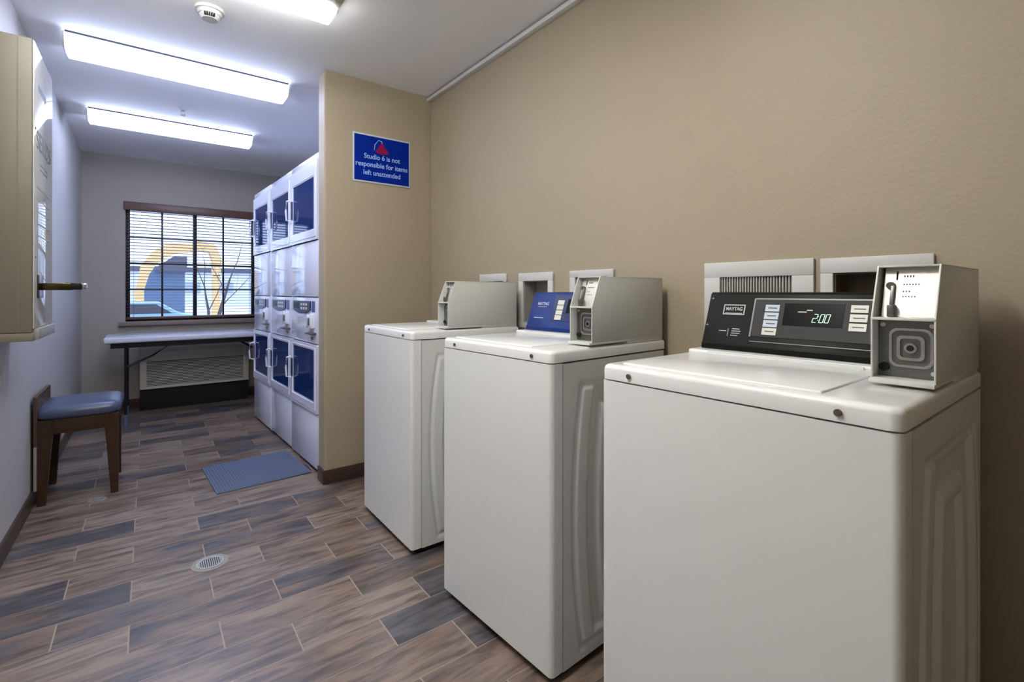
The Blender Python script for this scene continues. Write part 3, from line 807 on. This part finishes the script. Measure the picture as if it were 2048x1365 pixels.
def seat(b):
    tt = bmesh.new(); n, m_ = 28, 28; ex_, ey_ = hx+.016, hy+.016
    def se(a, e): return math.copysign(abs(math.cos(a))**e, math.cos(a)), math.copysign(abs(math.sin(a))**e, math.sin(a))
    rings = []
    prof = [(.0, .484), (.92, .484), (.975, .492), (1.0, .506), (.995, .522), (.97, .537), (.90, .549), (.75, .557), (.5, .562), (.25, .565), (0, .5655)]
    for s, z in prof:
        ring_ = []
        for k in range(48):
            cx_, sy_ = se(2*PI*k/48, .28); ring_.append(tt.verts.new((cx_*ex_*max(s, .001), sy_*ey_*max(s, .001), z)))
        rings.append(ring_)
    for A, Bv in zip(rings, rings[1:]):
        for k in range(48): tt.faces.new((A[k], A[(k+1) % 48], Bv[(k+1) % 48], Bv[k]))
    merge(b, tt)
part('seat', 'vinyl', t, seat, smooth=70)
# wooden panel standing against the left wall behind the stool
t = thing('wall_panel', 'brown wood-edged panel standing against the left wall behind the stool', 'panel', (XL, 4.015, .0))
part('board', 'board', t, lambda b: box(b, .013, .024, -.22, .22, .089, .610, .002))
part('edge_trim', 'board', t, lambda b: (box(b, .0125, .030, -.238, -.222, .34, .618, .003), box(b, .0125, .030, .222, .236, .089, .618, .003), box(b, .0125, .028, -.236, .236, .608, .620, .002)))
part('metal_edge', 'pvc', t, lambda b: box(b, .013, .028, -.236, -.222, .089, .338, .002))

# ------------------------------------------------------------------ folding table
t = thing('folding_table', 'white folding table under the window with black steel legs', 'table', (.45, 5.875, 0))
part('table_top', 'table', t, lambda b: box(b, -.768, .80, -.275, .275, .748, .800, .014, 4))
for s in (-1, 1):
    def lf(b, s=s):
        x = -.612 if s < 0 else .66
        for y in (-.225, .225): tube(b, [(x, y, .745), (x, y, .012)], .0115, 12)
        tube(b, [(x, -.225, .14), (x, .225, .14)], .010, 10); tube(b, [(x, -.225, .70), (x, .225, .70)], .010, 10)
    lg = part('leg', 'tube', t, lf)
    for y in (-.225, .225): part('foot_cap', 'foot', lg, lambda b: cyl(b, ((-.612 if s < 0 else .66), y, 0.0), ((-.612 if s < 0 else .66), y, .09), .0155, n=14))
    def br(b, s=s):
        x = -.612 if s < 0 else .66
        for y in (-.20, ): tube(b, [(x, -.218, .52), (x-s*.20, -.15, .61), (x-s*.36, -.03, .715), (x-s*.5, 0, .735)], .010, 10)
    part('brace', 'tube', t, br)
part('underframe', 'tube', t, lambda b: (box(b, -.72, .76, -.235, -.21, .700, .749), box(b, -.72, .76, .21, .235, .700, .749), box(b, -.38, -.20, -.22, .22, .705, .748, .01), box(b, .2, .4, -.22, .22, .705, .748, .01)))

# ------------------------------------------------------------------ air conditioner under the window
t = thing('air_conditioner', 'beige wall air conditioner with louvered front under the folding table', 'air conditioner', (.424, YB, 0))
part('case', 'ac', t, lambda b: prism(b, [(-.0125, .216), (-.200, .216), (-.215, .235), (-.215, .60), (-.16, .665), (-.0125, .68)], 'x', -.489, .489, .006))
def acfr(b):
    for x0, x1, z0, z1 in ((-.489, -.435, .218, .60), (.435, .489, .218, .60), (-.44, .44, .218, .245), (-.44, .44, .50, .60)):
        box(b, x0, x1, -.223, -.210, z0, z1, .003)
part('front_frame', 'ac', t, acfr)
def lou(b):
    for k in range(15):
        z = .252+k*.0165
        prism(b, [(-.219, z), (-.212, z), (-.212, z+.009), (-.215, z+.011)], 'x', -.434, .434)
part('louver_gap_shade', 'blade', t, lambda b: box(b, -.434, .434, -.2165, -.214, .246, .499))  # dark backing stands in for the shade between the louvers
part('louvers', 'ac_vent', t, lou)
part('sub_base', 'dark', t, lambda b: box(b, -.489, .489, -.19, -.0125, .0, .215, .002), 'black base under the unit')

# ------------------------------------------------------------------ mat, drains
t = thing('floor_mat', 'grey-blue ribbed mat on the floor in front of the dryers', 'mat', (.585, 3.665, 0), .06)
part('mat_base', 'mat_', t, lambda b: box(b, -.275, .275, -.285, .285, .0005, .007, .003))
part('ribs', 'mat_', t, lambda b: [box(b, -.262+.0165*k, -.262+.0165*k+.009, -.272, .272, .0065, .0095, .001) for k in range(32)])
t = thing('floor_drain', 'round metal floor drain grate set in the wood-look tiles', 'drain', (.222, 2.538, 0))
part('collar', 'pvc', t, lambda b: ring(b, (0, 0, .0002), 'z', .052, .072, .0012))
part('rim', 'steel', t, lambda b: ring(b, (0, 0, .0002), 'z', .043, .054, .0028))
part('bowl', 'dark', t, lambda b: cyl(b, (0, 0, .0002), (0, 0, .0008), .044, n=36))
def grate(b):
    for k in range(-5, 6):
        x = k*.0078; L = math.sqrt(max(.0435**2-x*x, 0)); box(b, x-.0019, x+.0019, -L, L, .0006, .0026)
    for k in range(-3, 4):
        y = k*.0125; L = math.sqrt(max(.0435**2-y*y, 0)); box(b, -L, L, y-.0012, y+.0012, .0006, .0024)
part('grate', 'steel', t, grate)
t = thing('floor_cleanout', 'small round cleanout cover in the floor beside the stool', 'floor cover', (-.262, 3.745, 0))
t.location = (-.235, 3.70, 0)
part('rim', 'pvc', t, lambda b: ring(b, (0, 0, .0002), 'z', .034, .042, .0018))
part('cover', 'steel', t, lambda b: (cyl(b, (0, 0, .0002), (0, 0, .0014), .034, n=30), cyl(b, (0, 0, .001), (0, 0, .003), .006, n=12)))

# ------------------------------------------------------------------ outside the window
bm = B(); box(bm, -25, 45, YB+.3, 80, -.22, -.15)
o = struct('ground', bm, 'asphalt', 0)
K = 24/12.0
def far(x, z, Y=24.): return (x*Y/12., 1.2131+(z-1.2131)*Y/12.)
# yellow curved boom
outer = [(-.19, 1.25), (-.117, 1.715), (.056, 1.986), (.241, 2.149), (.477, 2.211), (.66, 2.19), (.854, 2.264), (1.144, 2.21), (1.25, 1.9), (1.22, 1.55)]
inner = [(-.06, 1.25), (.02, 1.56), (.14, 1.78), (.30, 1.92), (.50, 2.02), (.68, 2.03), (.86, 2.07), (1.03, 2.04), (1.08, 1.85), (1.09, 1.55)]
bm = B(); pts = [far(*p) for p in outer]+[far(*p) for p in inner[::-1]]
t_ = bmesh.new()
n = len(outer); q = []
for y in (23.7, 24.3):
    q.append([[t_.verts.new((far(*p)[0], y, far(*p)[1])) for p in L_] for L_ in (outer, inner)])
for s in range(2):
    for i in range(n-1): t_.faces.new((q[s][0][i], q[s][0][i+1], q[s][1][i+1], q[s][1][i]))
for j in range(2):
    for i in range(n-1): t_.faces.new((q[0][j][i], q[0][j][i+1], q[1][j][i+1], q[1][j][i]))
for i in (0, n-1): t_.faces.new((q[0][0][i], q[0][1][i], q[1][1][i], q[1][0][i]))
merge(bm, t_)
# its feet reach the ground
box(bm, -.42, -.12, 23.7, 24.3, -.15, 1.30); box(bm, 2.18, 2.44, 23.7, 24.3, -.15, 1.92)
tag(put('yellow_arch', bm, 'yellow'), 'curved yellow arch standing outdoors, seen through the blind', 'arch')
t = thing('outdoor_building', 'dark blue-grey building with sloped roof seen through the window', 'building', (.9, 32, -.15))
def hb(x, z, Y=32.): p = far(x, z, Y); return p[0]-.9, p[1]+.15
a = hb(-.10, 1.38); c = hb(.60, 1.72)
part('wall', 'bldg', t, lambda b: box(b, a[0], c[0], -.5, 2.5, 0, c[1]))
part('roof', 'roof', t, lambda b: prism(b, [hb(.10, 1.62), hb(.16, 1.72), hb(.42, 1.93), hb(.63, 1.93), hb(.63, 1.62)], 'y', -.9, 2.9))
t = thing('outdoor_building', 'long pale building far behind the yellow arch outside', 'building', (0, 60, -.15))
part('wall', 'bldg_w', t, lambda b: box(b, -14, 26, 0, 6, 0, 3.4))
part('roof', 'roof', t, lambda b: box(b, -14.3, 26.3, -.4, 6.4, 3.4, 3.9))
part('windows', 'glass', t, lambda b: [box(b, -12+k*3, -10.6+k*3, -.05, .02, 1.2, 2.4) for k in range(12)])
# bare tree
def tree(base, h, seed, label, spread=1.):
    rr = random.Random(seed); bm = B()
    def br(p, d, L, r, lev):
        pts = [p]; rs = [r]; q = p.copy(); dd = d.copy()
        for k in range(4):
            dd = (dd+Vector((rr.uniform(-.18, .18), rr.uniform(-.18, .18), rr.uniform(-.06, .14)))).normalized()
            q = q+dd*L/4; pts.append(q.copy()); rs.append(r*(1-.16*(k+1)))
        tube(bm, pts, rs, 6 if lev < 3 else 4)
        if lev >= 5: return
        for k in range(3 if lev < 4 else 2):
            nd = (dd+Vector((rr.uniform(-1, 1)*spread, rr.uniform(-1, 1)*spread, rr.uniform(-.15, .6)))*.75).normalized()
            br(pts[rr.choice((2, 3, 4))], nd, L*rr.uniform(.6, .8), rs[-1]*.75, lev+1)
    br(Vector((0, 0, 0)), Vector((-.22, 0, 1)), h*.30, h*.012, 1); br(Vector((.03, 0, 0)), Vector((.32, .1, 1)), h*.36, h*.014, 1)
    o = put('bare_tree', bm, 'bark'); o.location = base; tag(o, label, 'tree'); return o
tree((1.56, 17.5, -.15), 5.2, 5, 'bare tree with forked trunk just outside the right half of the window')
tree((3.7, 14.5, -.15), 6.5, 12, 'bare tree whose long branches reach in from the right of the window', 1.2)
# parked car
t = thing('parked_car', 'low teal parked car in front of the yellow arch outside', 'car', (-.1, 17.5, -.15))
part('body', 'teal', t, lambda b: prism(b, [(-1.9, .25), (-1.9, .62), (-1.2, .72), (-.7, 1.08), (.35, 1.08), (.85, .74), (1.45, .66), (1.55, .5), (1.5, .25)], 'y', -.8, .8, .06))
part('windows', 'sash', t, lambda b: prism(b, [(-.95, .76), (-.62, 1.02), (.28, 1.02), (.66, .76)], 'y', -.81, .81))
for x in (-1.3, .95):
    for y in (-.72, .72): part('wheel', 'tyre', t, lambda b: cyl(b, (x, y-.1, .3), (x, y+.1, .3), .3, n=24))
